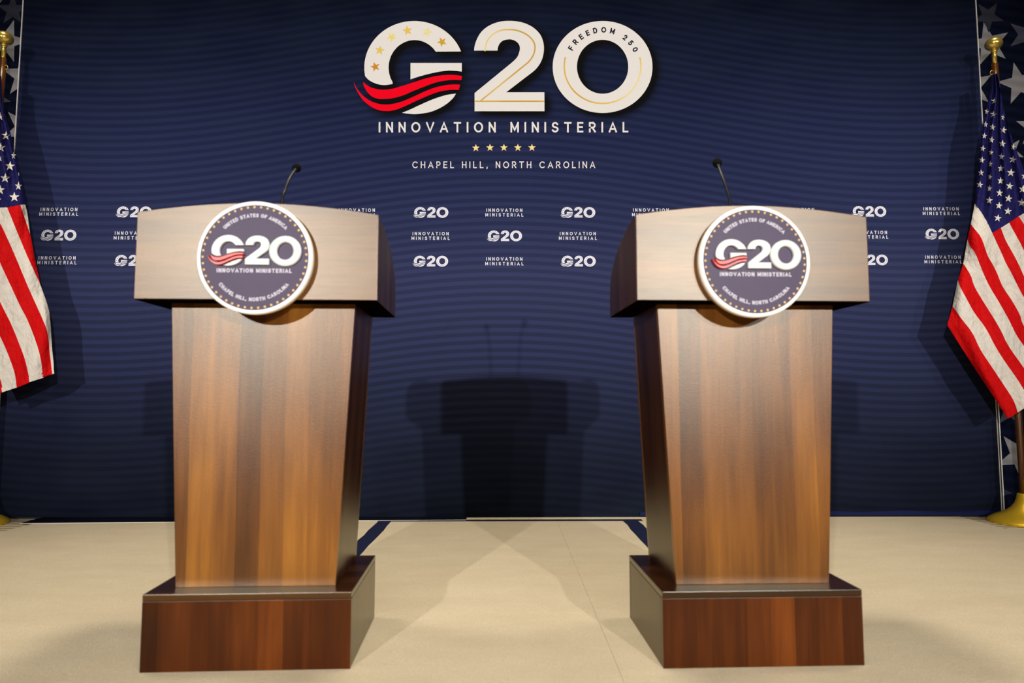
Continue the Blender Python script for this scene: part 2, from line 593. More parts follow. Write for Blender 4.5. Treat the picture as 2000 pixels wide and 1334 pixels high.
BRASS = plain('brushed_brass', (0.88, 0.56, 0.03, 1), 0.36, 0.6, 0.62, var=0.1, scale=10)
BRASS_H = plain('polished_brass', (0.90, 0.64, 0.14, 1), 0.24, 0.6, 0.8, var=0.05, scale=60, bump=0.5)
POLE = wood('walnut_pole', 'X', 3.3, 'Z', 0.7, 0.3)
BLACK = plain('black_metal', lin(16, 15, 14), 0.45, 0.4)
FOAM = plain('black_foam', lin(12, 12, 12), 0.95, 0.1, scale=500, bump=0.6)


def cloth(name, rgb, rough=0.7):
    t = NT(name, rough, 0.08)
    oc = t.obj()
    n1 = t.noise(oc, 9, 3, 0.55, (1.6, 1, 0.8), (1, 2, 3))
    n2 = t.noise(oc, 38, 3, 0.6, (1.2, 1, 0.7))
    t.bump(t.math('ADD', t.math('MULTIPLY', n1, 1.0), t.math('MULTIPLY', n2, 0.30)), 0.72, 0.035)
    return t.col(t.mix(n2, lin(*rgb), lin(*[int(c * 0.95) for c in rgb])))


F_RED = cloth('red_nylon', (204, 10, 14))
F_WHITE = cloth('white_nylon', (220, 212, 200))
F_BLUE = cloth('navy_nylon', (30, 29, 84))
F_STAR = cloth('white_embroidery', (226, 220, 208))

# ------------------------------------------------------------------ the room
FZ = -0.006
struct(box('floor', (-6, -10, FZ - 0.1), (6, 4.6, FZ), VINYL))
struct(box('wall_back', (-6, 4.45, FZ), (6, 4.6, 5.2), ROOM))
struct(box('wall_left', (-6.15, -10, FZ), (-6, 4.6, 5.2), ROOM))
struct(box('wall_right', (6, -10, FZ), (6.15, 4.6, 5.2), ROOM))
struct(box('wall_front', (-6, -10.15, FZ), (6, -10, 5.2), ROOM))
struct(box('ceiling', (-6, -10, 5.2), (6, 4.6, 5.3), CEIL))

# carpet in two lengths that meet at a hairline seam
XS = 0.300
cp = empty('carpet', (0, 0, FZ), 'short-pile cream carpet covering the stage floor in front of the backdrop', 'carpet')


def slab(name, poly, z0, z1, mat, parent=None):
    n = len(poly)
    vs = [(x, y, z1) for x, y in poly] + [(x, y, z0) for x, y in poly]
    fs = [tuple(range(n)), tuple(range(2 * n - 1, n - 1, -1))] + [((i + 1) % n, i, n + i, n + (i + 1) % n) for i in range(n)]
    return mesh(name, vs, fs, mat, parent)


slab('carpet_length', [(-5.9, -9.5), (XS - 0.0004, -9.5), (XS - 0.0004, 4.045), (-2.62, 4.045), (-2.645, 3.62), (-5.9, 3.60)], 0, -FZ, CARPET, cp)
slab('carpet_length', [(XS + 0.0004, -9.5), (5.9, -9.5), (5.9, 3.675), (2.69, 3.675), (2.69, 4.045), (XS + 0.0004, 4.045)], 0, -FZ, CARPET, cp)


def tape(name, quad, label):
    o = slab(name, [(p[0], p[1]) for p in quad], 0.0002, 0.0012, TAPE)
    o['label'], o['category'], o['group'] = label, 'tape', 'navy tape on the carpet'
    return o


def wavy(x0, x1, y0, y1, sx=0.0):
    ys = np.linspace(y0, y1, 14)
    r = random.Random(int(x0 * 100))
    L = [(x0 + sx * (y - y0) + r.uniform(-.004, .004), y) for y in ys]
    R_ = [(x1 + sx * (y - y0) + r.uniform(-.004, .004), y) for y in ys]
    return L[::-1] + R_


tape('floor_tape', wavy(-0.735, -0.660, 2.30, 3.924, 0.012), 'navy tape running from behind the left lectern to the backdrop foot')
tape('floor_tape', wavy(0.660, 0.745, 2.30, 3.924, 0.012), 'navy tape running from behind the right lectern to the backdrop foot')
tape('floor_tape', [(-0.72, 3.925), (0.79, 3.925), (0.79, 3.975), (-0.72, 3.975)], 'navy tape lying across the carpet along the backdrop foot')
# white edge line of the floor, and the backdrop's slack foot behind it (left half)
foot = [(-2.70, 3.884), (-2.05, 3.915), (-1.2, 3.940), (-0.22, 3.966)]
struct(slab('trim_1', [(x, y - 0.009) for x, y in foot] + [(x, y) for x, y in foot[::-1]], 0.0004, 0.0022, WHITE_EDGE))
o = box('trim_2', (2.70, 3.677, FZ), (2.86, 3.692, FZ + 0.005), WHITE_EDGE)
struct(o)

# ------------------------------------------------------------------ centre backdrop
XL, XR, ZT = -2.9878, 2.9689, 3.35
bd = empty('backdrop', (0, 4.12, FZ), 'wide navy fabric backdrop with large white logo lettering between the two starry side panels', 'backdrop')
bd_loc = Vector((0, 4.12, FZ))


def W(px, py, lift=0.0):
    """a point of the print on the backdrop, lifted towards the room"""
    return at(px, py, WY - lift) - bd_loc


def Wr(x, z, y=WY):
    return Vector((x, y, z)) - bd_loc


# fabric grid, finer behind the lettering where the printed halo lies
lo, hi = at(670, 262), at(1310, 12)
xs = sorted(set(list(np.linspace(XL, lo.x, 10)) + list(np.linspace(lo.x, hi.x, 215)) + list(np.linspace(hi.x, XR, 10))))
zs = sorted(set(list(np.linspace(0.004, lo.z, 10)) + list(np.linspace(lo.z, hi.z, 84)) + list(np.linspace(hi.z, ZT, 5))))
gw, gh = 640, 250
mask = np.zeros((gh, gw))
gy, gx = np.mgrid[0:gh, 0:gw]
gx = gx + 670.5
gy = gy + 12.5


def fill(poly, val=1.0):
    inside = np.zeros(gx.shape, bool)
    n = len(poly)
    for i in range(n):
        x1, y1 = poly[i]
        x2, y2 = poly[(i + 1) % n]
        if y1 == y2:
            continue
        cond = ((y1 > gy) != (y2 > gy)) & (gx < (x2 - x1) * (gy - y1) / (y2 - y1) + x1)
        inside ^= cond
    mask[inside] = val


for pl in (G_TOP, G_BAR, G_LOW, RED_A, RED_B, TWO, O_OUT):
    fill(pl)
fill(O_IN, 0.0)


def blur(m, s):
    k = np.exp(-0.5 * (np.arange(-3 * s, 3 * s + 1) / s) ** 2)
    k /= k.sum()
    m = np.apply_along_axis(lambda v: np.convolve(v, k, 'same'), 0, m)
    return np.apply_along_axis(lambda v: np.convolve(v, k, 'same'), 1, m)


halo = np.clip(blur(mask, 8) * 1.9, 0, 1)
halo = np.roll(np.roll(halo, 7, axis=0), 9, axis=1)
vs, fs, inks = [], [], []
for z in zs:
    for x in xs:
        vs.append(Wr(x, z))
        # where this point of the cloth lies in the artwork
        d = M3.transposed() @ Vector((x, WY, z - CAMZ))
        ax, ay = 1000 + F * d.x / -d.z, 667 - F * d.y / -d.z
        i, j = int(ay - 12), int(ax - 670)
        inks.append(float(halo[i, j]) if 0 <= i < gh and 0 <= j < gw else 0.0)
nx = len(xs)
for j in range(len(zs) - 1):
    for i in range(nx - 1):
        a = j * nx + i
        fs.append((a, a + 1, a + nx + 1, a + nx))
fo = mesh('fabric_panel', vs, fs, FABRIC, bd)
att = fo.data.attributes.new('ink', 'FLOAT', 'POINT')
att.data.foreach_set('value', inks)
box('frame', (XL + 0.004, -0.052, 0.0), (XR - 0.004, 0.06, ZT), FRAME, bd)

for sx in (XL, XR):
    box('edge_strip', (sx - 0.002, WY - 0.006 - 4.12, 0.012), (sx + 0.002, WY + 0.02 - 4.12, ZT), WHITE_EDGE, bd)
box('edge_strip', (XR - 0.0145, WY - 0.005 - 4.12, 0.012), (XR - 0.0118, WY + 0.001 - 4.12, 0.80), WHITE_EDGE, bd)
# bottom hem lying forward on the right half
vs, fs = [], []
N = 40
for i in range(N + 1):
    x = 0.80 + (XR - 0.02 - 0.80) * i / N
    top = 0.026 + 0.004 * math.sin(i * 0.7) + 0.006 * i / N
    for (dy, z) in ((-0.001, top), (-0.010, top - 0.001), (-0.014, top * 0.5), (-0.018, 0.0075)):
        vs.append(Wr(x, z, WY + dy))
for i in range(N):
    for k in range(3):
        a = i * 4 + k
        fs.append((a, a + 1, a + 5, a + 4))
mesh('fabric_hem', vs, fs, plain('navy_hem', lin(19, 25, 62), 0.8, 0.1), bd, smooth=True)


o = slab('backdrop_foot_hem', [(x, y + 0.0005) for x, y in foot] + [(-0.22, 4.060), (-2.70, 4.060)], 0.0006, 0.004, plain('dark_navy_hem', lin(15, 18, 30), 0.9, 0.0))  # slack fabric foot of the backdrop, modelled as a separate flat piece
struct(o)


def flat(name, poly, lift, mat, parent=bd):
    return mesh(name, [W(x, y, lift) for x, y in poly], [tuple(range(len(poly)))[::-1]], mat, parent)


def ring(name, a, b, conv, mat, parent):
    n = len(a)
    return mesh(name, [conv(*p) for p in a] + [conv(*p) for p in b], [(i, (i + 1) % n, n + (i + 1) % n, n + i) for i in range(n)], mat, parent)


L0 = 0.0006
lg = mesh('letter_print', [], [], PRINT_W, bd)
vs, fs = [], []
for pl in (G_TOP, G_BAR, G_LOW):
    o0 = len(vs)
    vs += [W(x, y, L0) for x, y in pl]
    fs.append(tuple(range(o0, o0 + len(pl)))[::-1])
lg.data.from_pydata([tuple(v) for v in vs], [], fs)
flat('digit_print', TWO, L0, PRINT_W)
zero = ring('digit_print', O_OUT, O_IN, lambda x, y: W(x, y, L0), PRINT_W, bd)
flat('red_wave_print', RED_A, L0, PRINT_R)
flat('red_wave_print', RED_B, L0, PRINT_R)
for k, s_ in enumerate(G_STARS):
    o = mesh('gold_star_print', [W(x, y, L0 * 2) for x, y in s_], [tuple(range(10))], GOLDS[k], lg)
cw = lambda x, y, l: W(x, y, L0 * 2 + l)
write('gold_line_print', TWO_LINES, 13 / 5.128, cw, GOLD_LN, bd)
write('gold_line_print', O_LINE, 14 / 5.128, cw, GOLD_LN, zero)
write('arc_text_print', FREEDOM, 12 / 5.128, cw, PRINT_K, zero)
write('title_text_print', layout('INNOVATION MINISTERIAL', 20.2, 739.6, 1227.3, 258.6, 3.3), 3.3, lambda x, y, l: W(x, y, L0 + l), PRINT_W, bd)
write('place_text_print', layout('CHAPEL HILL, NORTH CAROLINA', 13, 805.3, 1162.5, 328.4, 1.75), 1.75, lambda x, y, l: W(x, y, L0 + l), PRINT_W, bd)
for x, y in ((929.4, 289), (957, 288.4), (984.2, 288.4), (1011.4, 288.4), (1038.9, 288.4)):
    flat('small_star_print', star2d(x, y, 7.6, 90, 0.42)[::-1], L0, GOLD_P)

# small step-and-repeat marks: one logo and one pair of words, then copies
PM = WY / F * 1.0035          # metres per pixel at the backdrop


def small_logo():
    k = 69.7 / 582.0
    cv = lambda x, y, l=0.0: Vector(((x - 983.0) * k * PM, -l, (131.6 - y) * k * PM))
    vs, fs, mi = [], [], []

    def poly(pl, m, l=0.0):
        o0 = len(vs)
        vs.extend(cv(x, y, l) for x, y in pl)
        fs.append(tuple(range(o0, o0 + len(pl)))[::-1])
        mi.append(m)
    for pl in (G_TOP, G_BAR, G_LOW, RED_A, RED_B, TWO):
        poly(pl, 0)
    n = len(O_OUT)
    o0 = len(vs)
    vs.extend(cv(x, y) for x, y in O_OUT + O_IN)
    for i in range(n):
        fs.append((o0 + i, o0 + (i + 1) % n, o0 + n + (i + 1) % n, o0 + n + i))
        mi.append(0)
    for s_ in G_STARS:
        poly(s_[::-1], 1, 0.0004)
    arcs = layout_arc('FREEDOM 250', 9, 1177, 130, 67, 124, 1.6)
    for ln, sw in [(l, 2.8) for l in TWO_LINES + O_LINE] + [(l, 1.8) for l in arcs]:
        st = strip2d(ln, sw)
        o0 = len(vs)
        for a, b in st:
            vs.append(cv(a.x, a.y, 0.0004))
            vs.append(cv(b.x, b.y, 0.0004))
        for i in range(len(st) - 1):
            fs.append((o0 + 2 * i, o0 + 2 * i + 1, o0 + 2 * i + 3, o0 + 2 * i + 2))
            mi.append(1)
    return mesh('small_logo_print', vs, fs, None, bd, mats=[PRINT_G, PRINT_N], fmat=mi)


def small_words():
    cv = lambda x, y, l: Vector(((x - 984.9) * PM, -l, (415.2 - y) * PM))
    ls = layout('INNOVATION', 6.7, 949.3, 1020.5, 414.0, 1.15) + layout('MINISTERIAL', 6.7, 947.4, 1022.6, 423.3, 1.15)
    return write('small_words_print', ls, 1.15, cv, PRINT_G, bd)


protos = {}
for r, (y0, cl, cr, dx) in enumerate(((415.0, 0.042, 0.075, 143.6), (460.8, 0.042, 0.10, 143.8), (510.3, 0.06, 0.10, 144.2))):
    for k in range(-6, 7):
        kind = 'w' if (k + r) % 2 == 0 else 'l'
        px = 985 + dx * k - 0.235 * k * k
        py = y0 - (cl if k < 0 else cr) * k * k
        if kind not in protos:
            protos[kind] = small_words() if kind == 'w' else small_logo()
            o = protos[kind]
        else:
            o = protos[kind].copy()
            C.objects.link(o)
            o.parent = bd
        o.location = W(px, py, L0)
        s = 1.009 if k < -3 else (0.992 if k > 3 else 1.0)
        o.scale = (s, 1, s)

# ------------------------------------------------------------------ starry side panels
sl = empty('star_backdrop', (-3.75, 4.12, FZ), 'navy side panel printed with large grey stars, at the left of the wide logo backdrop', 'backdrop', 'starry side panels')
sr = empty('star_backdrop', (3.75, 4.12, FZ), 'navy side panel printed with large grey stars, at the right of the wide logo backdrop', 'backdrop', 'starry side panels')
for e, x0, x1 in ((sl, XL - 1.5, XL - 0.006), (sr, XR + 0.006, XR + 1.5)):
    ol = Vector(e.location)
    vs = [Vector((x, WY + 0.003, z)) - ol for x, z in ((x0, 0.012), (x1, 0.012), (x1, ZT), (x0, ZT))]
    mesh('fabric_panel', vs, [(0, 1, 2, 3)], STARFAB, e)
    box('frame', (x0 - ol.x + 0.003, -0.05, 0.0), (x1 - ol.x - 0.003, 0.06, ZT), FRAME, e)


def clipx(poly, xlim, keep_right):
    out = []
    n = len(poly)
    ins = lambda p: (p.x >= xlim) if keep_right else (p.x <= xlim)
    for i in range(n):
        a, b = poly[i], poly[(i + 1) % n]
        if ins(a):
            out.append(a)
        if ins(a) != ins(b):
            t_ = (xlim - a.x) / (b.x - a.x)
            out.append(a.lerp(b, t_))
    return out


def pstar(e, px, py, r, rot, m, lay=1):
    ol = Vector(e.location)
    pl = [at(x, y, WY + 0.003 - 0.0006 * lay) for x, y in star2d(px, py, r, rot, 0.40)]
    pl = clipx(pl, XR + 0.008, True) if e is sr else clipx(pl, XL - 0.008, False)
    if len(pl) < 3:
        return
    c0 = sum(pl, Vector()) / len(pl)
    mesh('star_print', [p - ol for p in pl], [tuple(range(len(pl)))[::-1] if e else ()], STAR_M[m], e)


for i_, a in enumerate([(1931, 86, 44, 31, 0), (1990, 163, 43, 104, 0), (1897, 170, 46, 31, 0), (1930, 32, 32, 56, 2), (2004, 68, 38, 144, 1),
          (2022, 250, 40, 160, 0), (1972, 296, 30, 50, 0), (2040, 330, 34, 20, 1), (1992, 890, 50, 130, 0), (1974, 800, 36, 158, 1), (1944, 960, 34, 66, 2),
          (2060, 470, 46, 10, 0), (2090, 620, 44, 80, 1), (2060, 780, 50, 40, 0), (1965, 430, 36, 30, 1), (1975, 560, 44, 70, 0), (1960, 680, 40, 15, 1)]):
    pstar(sr, *a, lay=1 + i_ % 3)
for i_, a in enumerate([(14, 80, 43, 0, 0), (25, 20, 32, 18, 2), (45, 148, 44, 162, 0), (46, 250, 44, 134, 0), (-18, 190, 40, 60, 1), (-30, 20, 40, 30, 0), (-40, 300, 46, 12, 0),
          (-10, 420, 44, 40, 1), (-60, 560, 46, 80, 0), (-10, 700, 46, 15, 0), (-30, 860, 50, 55, 0), (-5, 960, 34, 20, 1)]):
    pstar(sl, *a, lay=1 + i_ % 3)


# ------------------------------------------------------------------ lecterns
def lectern(x, y, rz, seed, label, emb_dx, emb_dz, dz):
    root = empty('lectern', (x, y, 0), label, 'lectern', 'walnut lecterns', rz)
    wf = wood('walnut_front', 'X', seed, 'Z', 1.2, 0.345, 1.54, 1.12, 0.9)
    ws = wood('walnut_side_shaded', 'Y', seed + 1.7, 'Z', 0.36, 0.36, 1.33)  # same walnut as the front, toned down to paint in side shade
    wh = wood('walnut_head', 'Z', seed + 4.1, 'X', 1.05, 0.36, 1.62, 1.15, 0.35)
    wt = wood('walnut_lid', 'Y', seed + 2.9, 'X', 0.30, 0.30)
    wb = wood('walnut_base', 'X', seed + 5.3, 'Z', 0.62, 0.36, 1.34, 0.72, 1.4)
    dk = plain('underside_shade_black', lin(7, 5, 5), 1.0, 0.0)  # near-black paints in the shade under the head; desk top shares it
    W2, D, H, LID = 0.27, 0.4136, 0.1971, 0.0168
    B = 0.0012
    th = 0.018
    # plinth
    box('plinth_front_panel', (-W2, 0, 0), (W2, th, H - LID - 0.001), wb, root, B)
    box('plinth_back_panel', (-W2, D - th, 0), (W2, D, H - LID - 0.001), wb, root, B)
    for s in (-1, 1):
        a, b = sorted((s * W2, s * (W2 - th)))
        box('plinth_side_panel', (a, th, 0), (b, D - th, H - LID - 0.001), ws, root, B)
    box('plinth_lid', (-W2, 0, H - LID), (W2, D, H), wt, root, 0.0016)
    # column, wider at the top
    wb_, wt_ = 0.4284 / 2, 0.5076 / 2
    y0, y1, z0, z1 = 0.0644, 0.0644 + 0.316, H, 0.9730

    def taper(co):
        f = (co.z - z0) / (z1 - z0)
        co.x *= (wb_ + (wt_ - wb_) * f) / wb_
        return co
    box('column_front_panel', (-wb_, y0, z0), (wb_, y0 + th, z1), wf, root, B, taper)
    box('column_back_panel', (-wb_, y1 - th, z0), (wb_, y1, z1), wf, root, B, taper)
    for s in (-1, 1):
        a, b = sorted((s * wb_, s * (wb_ - th)))
        box('column_side_panel', (a, y0 + th, z0), (b, y1 - th, z1), ws, root, B, taper)
    # head: arched front, two rounded cheeks, floor, sloped desk
    zh = 0.9756
    HW = 0.3252
    arch = [(-HW, zh), (HW, zh)] + [(HW - 2 * HW * i / 24, 1.2140 + (1.2430 - 1.2140) * (1 - abs(1 - 2 * i / 24) ** 1.9)) for i in range(25)]
    prism('head_front_panel', arch, lambda a, b, s: Vector((a, 0.0 if s == 0 else th, b)), wh, root, B)
    prof = [(th, 1.2135), (0.06, 1.2125), (0.10, 1.208), (0.155, 1.1985), (0.23, 1.1820), (0.305, 1.1560), (0.345, 1.136), (0.378, 1.110), (0.3955, 1.082), (0.4016, 1.045), (0.4016, zh), (th, zh)]
    for s in (-1, 1):
        prism('head_side_panel', prof, lambda a, b, q, s=s: Vector((s * (HW - (0 if q == 0 else th)), a, b)), wood('walnut_cheek_shaded', 'Y', seed + 3, 'Z', 0.42, 0.4, 1.2), root, B)  # cheek wood darkened in colour for the shade on the sides
    box('head_bottom_panel', (-HW + 0.001, 0.001, zh - 0.002), (HW - 0.001, 0.4010, zh + 0.004), dk, root)
    prism('desk_top', [(th, 1.150), (0.395, 1.062), (0.395, 1.046), (th, 1.134)], lambda a, b, q: Vector(((-1 if q == 0 else 1) * (HW - th - 0.001), a, b)), dk, root, B)
    # round emblem on the front
    R0 = 0.1535
    ex, ez = emb_dx, emb_dz
    bm = bmesh.new()
    bmesh.ops.create_cone(bm, cap_ends=True, segments=96, radius1=R0, radius2=R0, depth=0.028)
    bmesh.ops.bevel(bm, geom=[e for e in bm.edges if abs(e.verts[0].co.z - e.verts[1].co.z) < 1e-6], offset=0.002, segments=2, affect='EDGES')
    bmesh.ops.rotate(bm, matrix=Matrix.Rotation(PI / 2, 3, 'X'), verts=bm.verts)
    for v in bm.verts:
        v.co += Vector((ex, -0.014, ez))
    me = bpy.data.meshes.new('emblem')
    bm.to_mesh(me)
    bm.free()
    me.materials.append(EM_RIM)
    for p in me.polygons:
        p.use_smooth = len(p.vertices) < 10
    em = bpy.data.objects.new('emblem', me)
    C.objects.link(em)
    em.parent = root
    cv = lambda u, v, l: Vector((ex + u / 578 * R0, -0.028 - l, ez - v / 578 * R0))   # u, v from the disc centre
    circ = [(540 * math.cos(2 * PI * i / 96), 540 * math.sin(2 * PI * i / 96)) for i in range(96)]
    mesh('face_print', [cv(a, b, 0.0005) for a, b in circ], [tuple(range(96))], EM_FACE, em)
    # gold studs in one ring
    for i in range(49):
        a = 2 * PI * (i + 0.5) / 49
        o_ = None
        u0, v0 = 517 * math.cos(a), 517 * math.sin(a)
        vs = [cv(u0, v0, 0.0026)] + [cv(u0 + 12 * math.cos(q * PI / 5), v0 + 12 * math.sin(q * PI / 5), 0.0006) for q in range(10)]
        mesh('gold_stud', vs, [(0, 1 + (q + 1) % 10, 1 + q) for q in range(10)], EM_GOLD, em, smooth=True)
    wr = lambda u, v, l: cv(u, v, 0.0010 + l)
    write('upper_arc_text', layout_arc('UNITED STATES OF AMERICA', 38, 0, 0, 412, 93, 9), 9, wr, EM_TEXT, em)
    write('lower_arc_text', layout_arc('CHAPEL HILL, NORTH CAROLINA', 38, 0, 0, 450, 103, 9, False), 9, wr, EM_TEXT, em)
    write('title_text', layout('INNOVATION MINISTERIAL', 42, -372, 374, 158, 10), 10, wr, EM_TEXT, em)

    def maps(x0_, x1_, u0, u1, ya, yb, v0, v1):
        return lambda p: (u0 + (p[0] - x0_) / (x1_ - x0_) * (u1 - u0) - 664, v0 + (p[1] - ya) / (yb - ya) * (v1 - v0) - 641)
    mg = maps(711.5, 902, 245, 565, 41, 223, 422, 735)
    m2 = maps(926, 1063.4, 577, 817, 40.6, 217.2, 425, 722)
    m0 = maps(1079.4, 1274.4, 814, 1134, 40.7, 220, 425, 733)

    def raised(name, poly, f, mat, depth, parent=em, z_in=0.0006, bev=0.0018):
        pts = [f(p) for p in poly]
        cl = [pts[0]]
        for p in pts[1:]:
            if math.hypot(p[0] - cl[-1][0], p[1] - cl[-1][1]) > 3.5:
                cl.append(p)
        if math.hypot(cl[0][0] - cl[-1][0], cl[0][1] - cl[-1][1]) < 3.5:
            cl.pop()
        n = len(cl)
        bm = bmesh.new()
        f_ = [bm.verts.new(cv(a, b, depth)) for a, b in cl]
        k_ = [bm.verts.new(cv(a, b, z_in)) for a, b in cl]
        top = bm.faces.new(f_)
        for i in range(n):
            j = (i + 1) % n
            bm.faces.new((f_[j], f_[i], k_[i], k_[j]))
        bmesh.ops.recalc_face_normals(bm, faces=bm.faces)
        r_ = bmesh.ops.bevel(bm, geom=list(top.edges), offset=bev, segments=3, affect='EDGES', profile=0.5, clamp_overlap=True)
        me = bpy.data.meshes.new(name)
        bm.to_mesh(me)
        bm.free()
        me.materials.append(mat)
        o = bpy.data.objects.new(name, me)
        C.objects.link(o)
        o.parent = parent
        return o
    # letter g: three pieces joined into one mesh
    gs = [raised('letter', pl, mg, EM_WHITE, 0.010) for pl in (G_TOP, G_BAR, G_LOW)]
    bmj = bmesh.new()
    for g in gs:
        bmj.from_mesh(g.data)
    bmj.to_mesh(gs[0].data)
    bmj.free()
    for g in gs[1:]:
        bpy.data.objects.remove(g)
    raised('digit', TWO, m2, EM_WHITE, 0.010)
    # digit 0: rounded ring
    n = len(O_OUT)
    A = [m0(p) for p in O_OUT]
    Bq = [m0(p) for p in O_IN]
    vs, fs = [], []
    K = 7
    for j in range(K + 2):
        if j == 0:
            a_, l_ = 0.0, 0.0006
        elif j == K + 1:
            a_, l_ = 1.0, 0.0006
        else:
            q = (j - 1) / (K - 1)
            a_ = q
            l_ = 0.0085 + 0.0025 * math.sin(PI * q) ** 0.5
        for i in range(n):
            vs.append(cv(A[i][0] + (Bq[i][0] - A[i][0]) * a_, A[i][1] + (Bq[i][1] - A[i][1]) * a_, l_))
    for j in range(K + 1):
        for i in range(n):
            i2 = (i + 1) % n
            fs.append((j * n + i, j * n + i2, (j + 1) * n + i2, (j + 1) * n + i))
    mesh('digit', vs, fs, EM_WHITE, em, smooth=True)
    for pl in (RED_A, RED_B):
        raised('red_wave', pl, mg, EM_RED, 0.012, bev=0.0015)
    return root


EM_RIM = plain('emblem_white_rim', lin(236, 226, 214), 0.35, 0.5, var=0.02)
EM_FACE = plain('emblem_navy_face', lin(58, 42, 72), 0.46, 0.30, var=0.10, scale=22)
EM_GOLD = plain('emblem_gold', lin(222, 186, 116), 0.5, 0.4)
EM_TEXT = plain('emblem_pale_print', lin(196, 190, 202), 0.5, 0.4)
EM_WHITE = plain('emblem_white_letter', lin(222, 226, 218), 0.45, 0.4, var=0.02)
EM_RED = plain('emblem_red', lin(228, 80, 72), 0.4, 0.5)

lectern(-0.6744, 1.8363, 0.0364, 1.3, 'walnut lectern with round emblem, left of the two, its lit inner side facing right', 0.0014, 1.0861, 0)
lectern(0.6884, 1.8464, 0.0299, 6.2, 'walnut lectern with round emblem, right of the two, its inner side facing left', -0.0064, 1.0806, 0)


# ------------------------------------------------------------------ gooseneck microphones
def mic(base, pts, ball, rx, rz_, label):
    loc = Vector(base)
    root = empty('gooseneck_microphone', loc, label, 'microphone', 'gooseneck microphones')
    p = smooth3([loc] + pts + [Vector(ball)], 24)
    tube('gooseneck', [q - loc for q in p], [0.0052] * 5 + [0.0042] * 19, BLACK, root)
    lathe('mount_base', [(0.022, -0.002), (0.022, 0.004), (0.017, 0.010), (0.008, 0.014), (0.007, 0.03)], BLACK, root, 24)
    b = Vector(ball) - loc
    d = (p[-1] - p[-2]).normalized()
    bm = bmesh.new()
    bmesh.ops.create_uvsphere(bm, u_segments=24, v_segments=16, radius=1)
    q = d.to_track_quat('Z', 'Y').to_matrix()
    for v in bm.verts:
        v.co = b + q @ Vector((v.co.x * rx, v.co.y * rx, v.co.z * rz_ * (1.0 if v.co.z > 0 else 1.1)))
    me = bpy.data.meshes.new('windscreen')
    bm.to_mesh(me)
    bm.free()
    me.materials.append(FOAM)
    me.polygons.foreach_set('use_smooth', [True] * len(me.polygons))
    o = bpy.data.objects.new('windscreen', me)
    C.objects.link(o)
    o.parent = root
    tube('collar', [b - d * rz_ * 1.45, b - d * rz_ * 0.7], 0.0060, BLACK, root)
    return root


def smooth3(pts, n):
    P = [Vector(p) for p in pts]
    P = [P[0] * 2 - P[1]] + P + [P[-1] * 2 - P[-2]]
    out = []
    for i in range(1, len(P) - 2):
        for k in range(16):
            t_ = k / 16
            a, b, c_, d = P[i - 1:i + 3]
            out.append(0.5 * ((2 * b) + (c_ - a) * t_ + (2 * a - 5 * b + 4 * c_ - d) * t_ * t_ + (3 * b - a - 3 * c_ + d) * t_ ** 3))
    out.append(P[-2])
    return [out[round(i * (len(out) - 1) / (n - 1))] for i in range(n)]


def desk_z(y):   # height of the sloped desk behind a lectern front at y0 = 1.84
    return 1.150 - (y - 1.86) * (0.088 / 0.377) + 0.003


bL = Vector((-0.668, 1.985, desk_z(1.985)))
mic(bL, [at(551, 396, 2.0), at(557.5, 370, 2.02), at(566.5, 347, 2.05)], at(579.4, 328, 2.10), 0.0140, 0.0146,
    'thin black gooseneck microphone on the left lectern, bent to the right')
bR = Vector((0.672, 1.985, desk_z(1.985)))
mic(bR, [at(1426, 403, 2.0), at(1418.5, 368, 2.02), at(1409, 341, 2.05)], at(1400.7, 318, 2.10), 0.0146, 0.0190,
    'thin black gooseneck microphone on the right lectern, bent to the left')


# ------------------------------------------------------------------ flag stands
def stand(p_top, p_low, label, mirror=1):
    low = p_low
    base = Vector((low.x + 0.008 * mirror, 3.872, FZ))
    root = empty('flagpole', base, label, 'flagpole', 'flagpoles')
    prof = [(0.186, 0.0), (0.189, 0.004), (0.189, 0.010), (0.184, 0.016), (0.178, 0.020), (0.164, 0.030), (0.145, 0.040), (0.118, 0.052), (0.092, 0.067),
            (0.070, 0.086), (0.054, 0.108), (0.045, 0.130), (0.040, 0.150), (0.038, 0.163), (0.033, 0.166)]
    lathe('base', prof, BRASS, root, 64)
    ax0 = Vector((low.x, 3.872, 0.10))
    d = (p_top - low)
    top_z = at(1940, 124, 3.87).z
    pt = lambda z: Vector((low.x + d.x * (z - low.z) / d.z, 3.872, z))
    zs_ = np.linspace(0.15, top_z, 14)
    tube('pole', [pt(z) - base for z in zs_], [0.0185] * 4 + [0.0175] * 10, POLE, root, 20)
    # ferrule and ball
    ct = pt(top_z) - base
    fz = [(0.0130, 0.0), (0.0130, 0.045), (0.0150, 0.048), (0.0150, 0.054), (0.0120, 0.057), (0.0120, 0.068), (0.0170, 0.072), (0.0170, 0.078), (0.0110, 0.086)]
    fz = [(r * 1.0, z + 0.0) for r, z in fz]
    lathe('ferrule', [(r, ct.z + z) for r, z in fz], BRASS_H, root, 24, axis=lambda z: (ct.x, ct.y))
    ball = [(0.0095, 0.080)]
    for i in range(1, 15):
        a = PI * i / 15
        ball.append((0.0465 * math.sin(a) ** 0.85 * (0.92 + 0.08 * math.sin(a)), 0.122 - 0.0385 * math.cos(a)))
    ball.append((0.002, 0.1608))
    lathe('finial', [(r, ct.z + z) for r, z in ball], BRASS_H, root, 40, axis=lambda z: (ct.x, ct.y))
    # small ring that holds the cloth
    rp = [Vector((ct.x - 0.022 * mirror + 0.009 * math.cos(a), ct.y - 0.004 * math.sin(a), ct.z - 0.055 + 0.011 * math.sin(a))) for a in np.linspace(0, 2 * PI, 13)]
    tube('hanging_ring', rp, 0.0022, BRASS_H, root, 8)
    return root


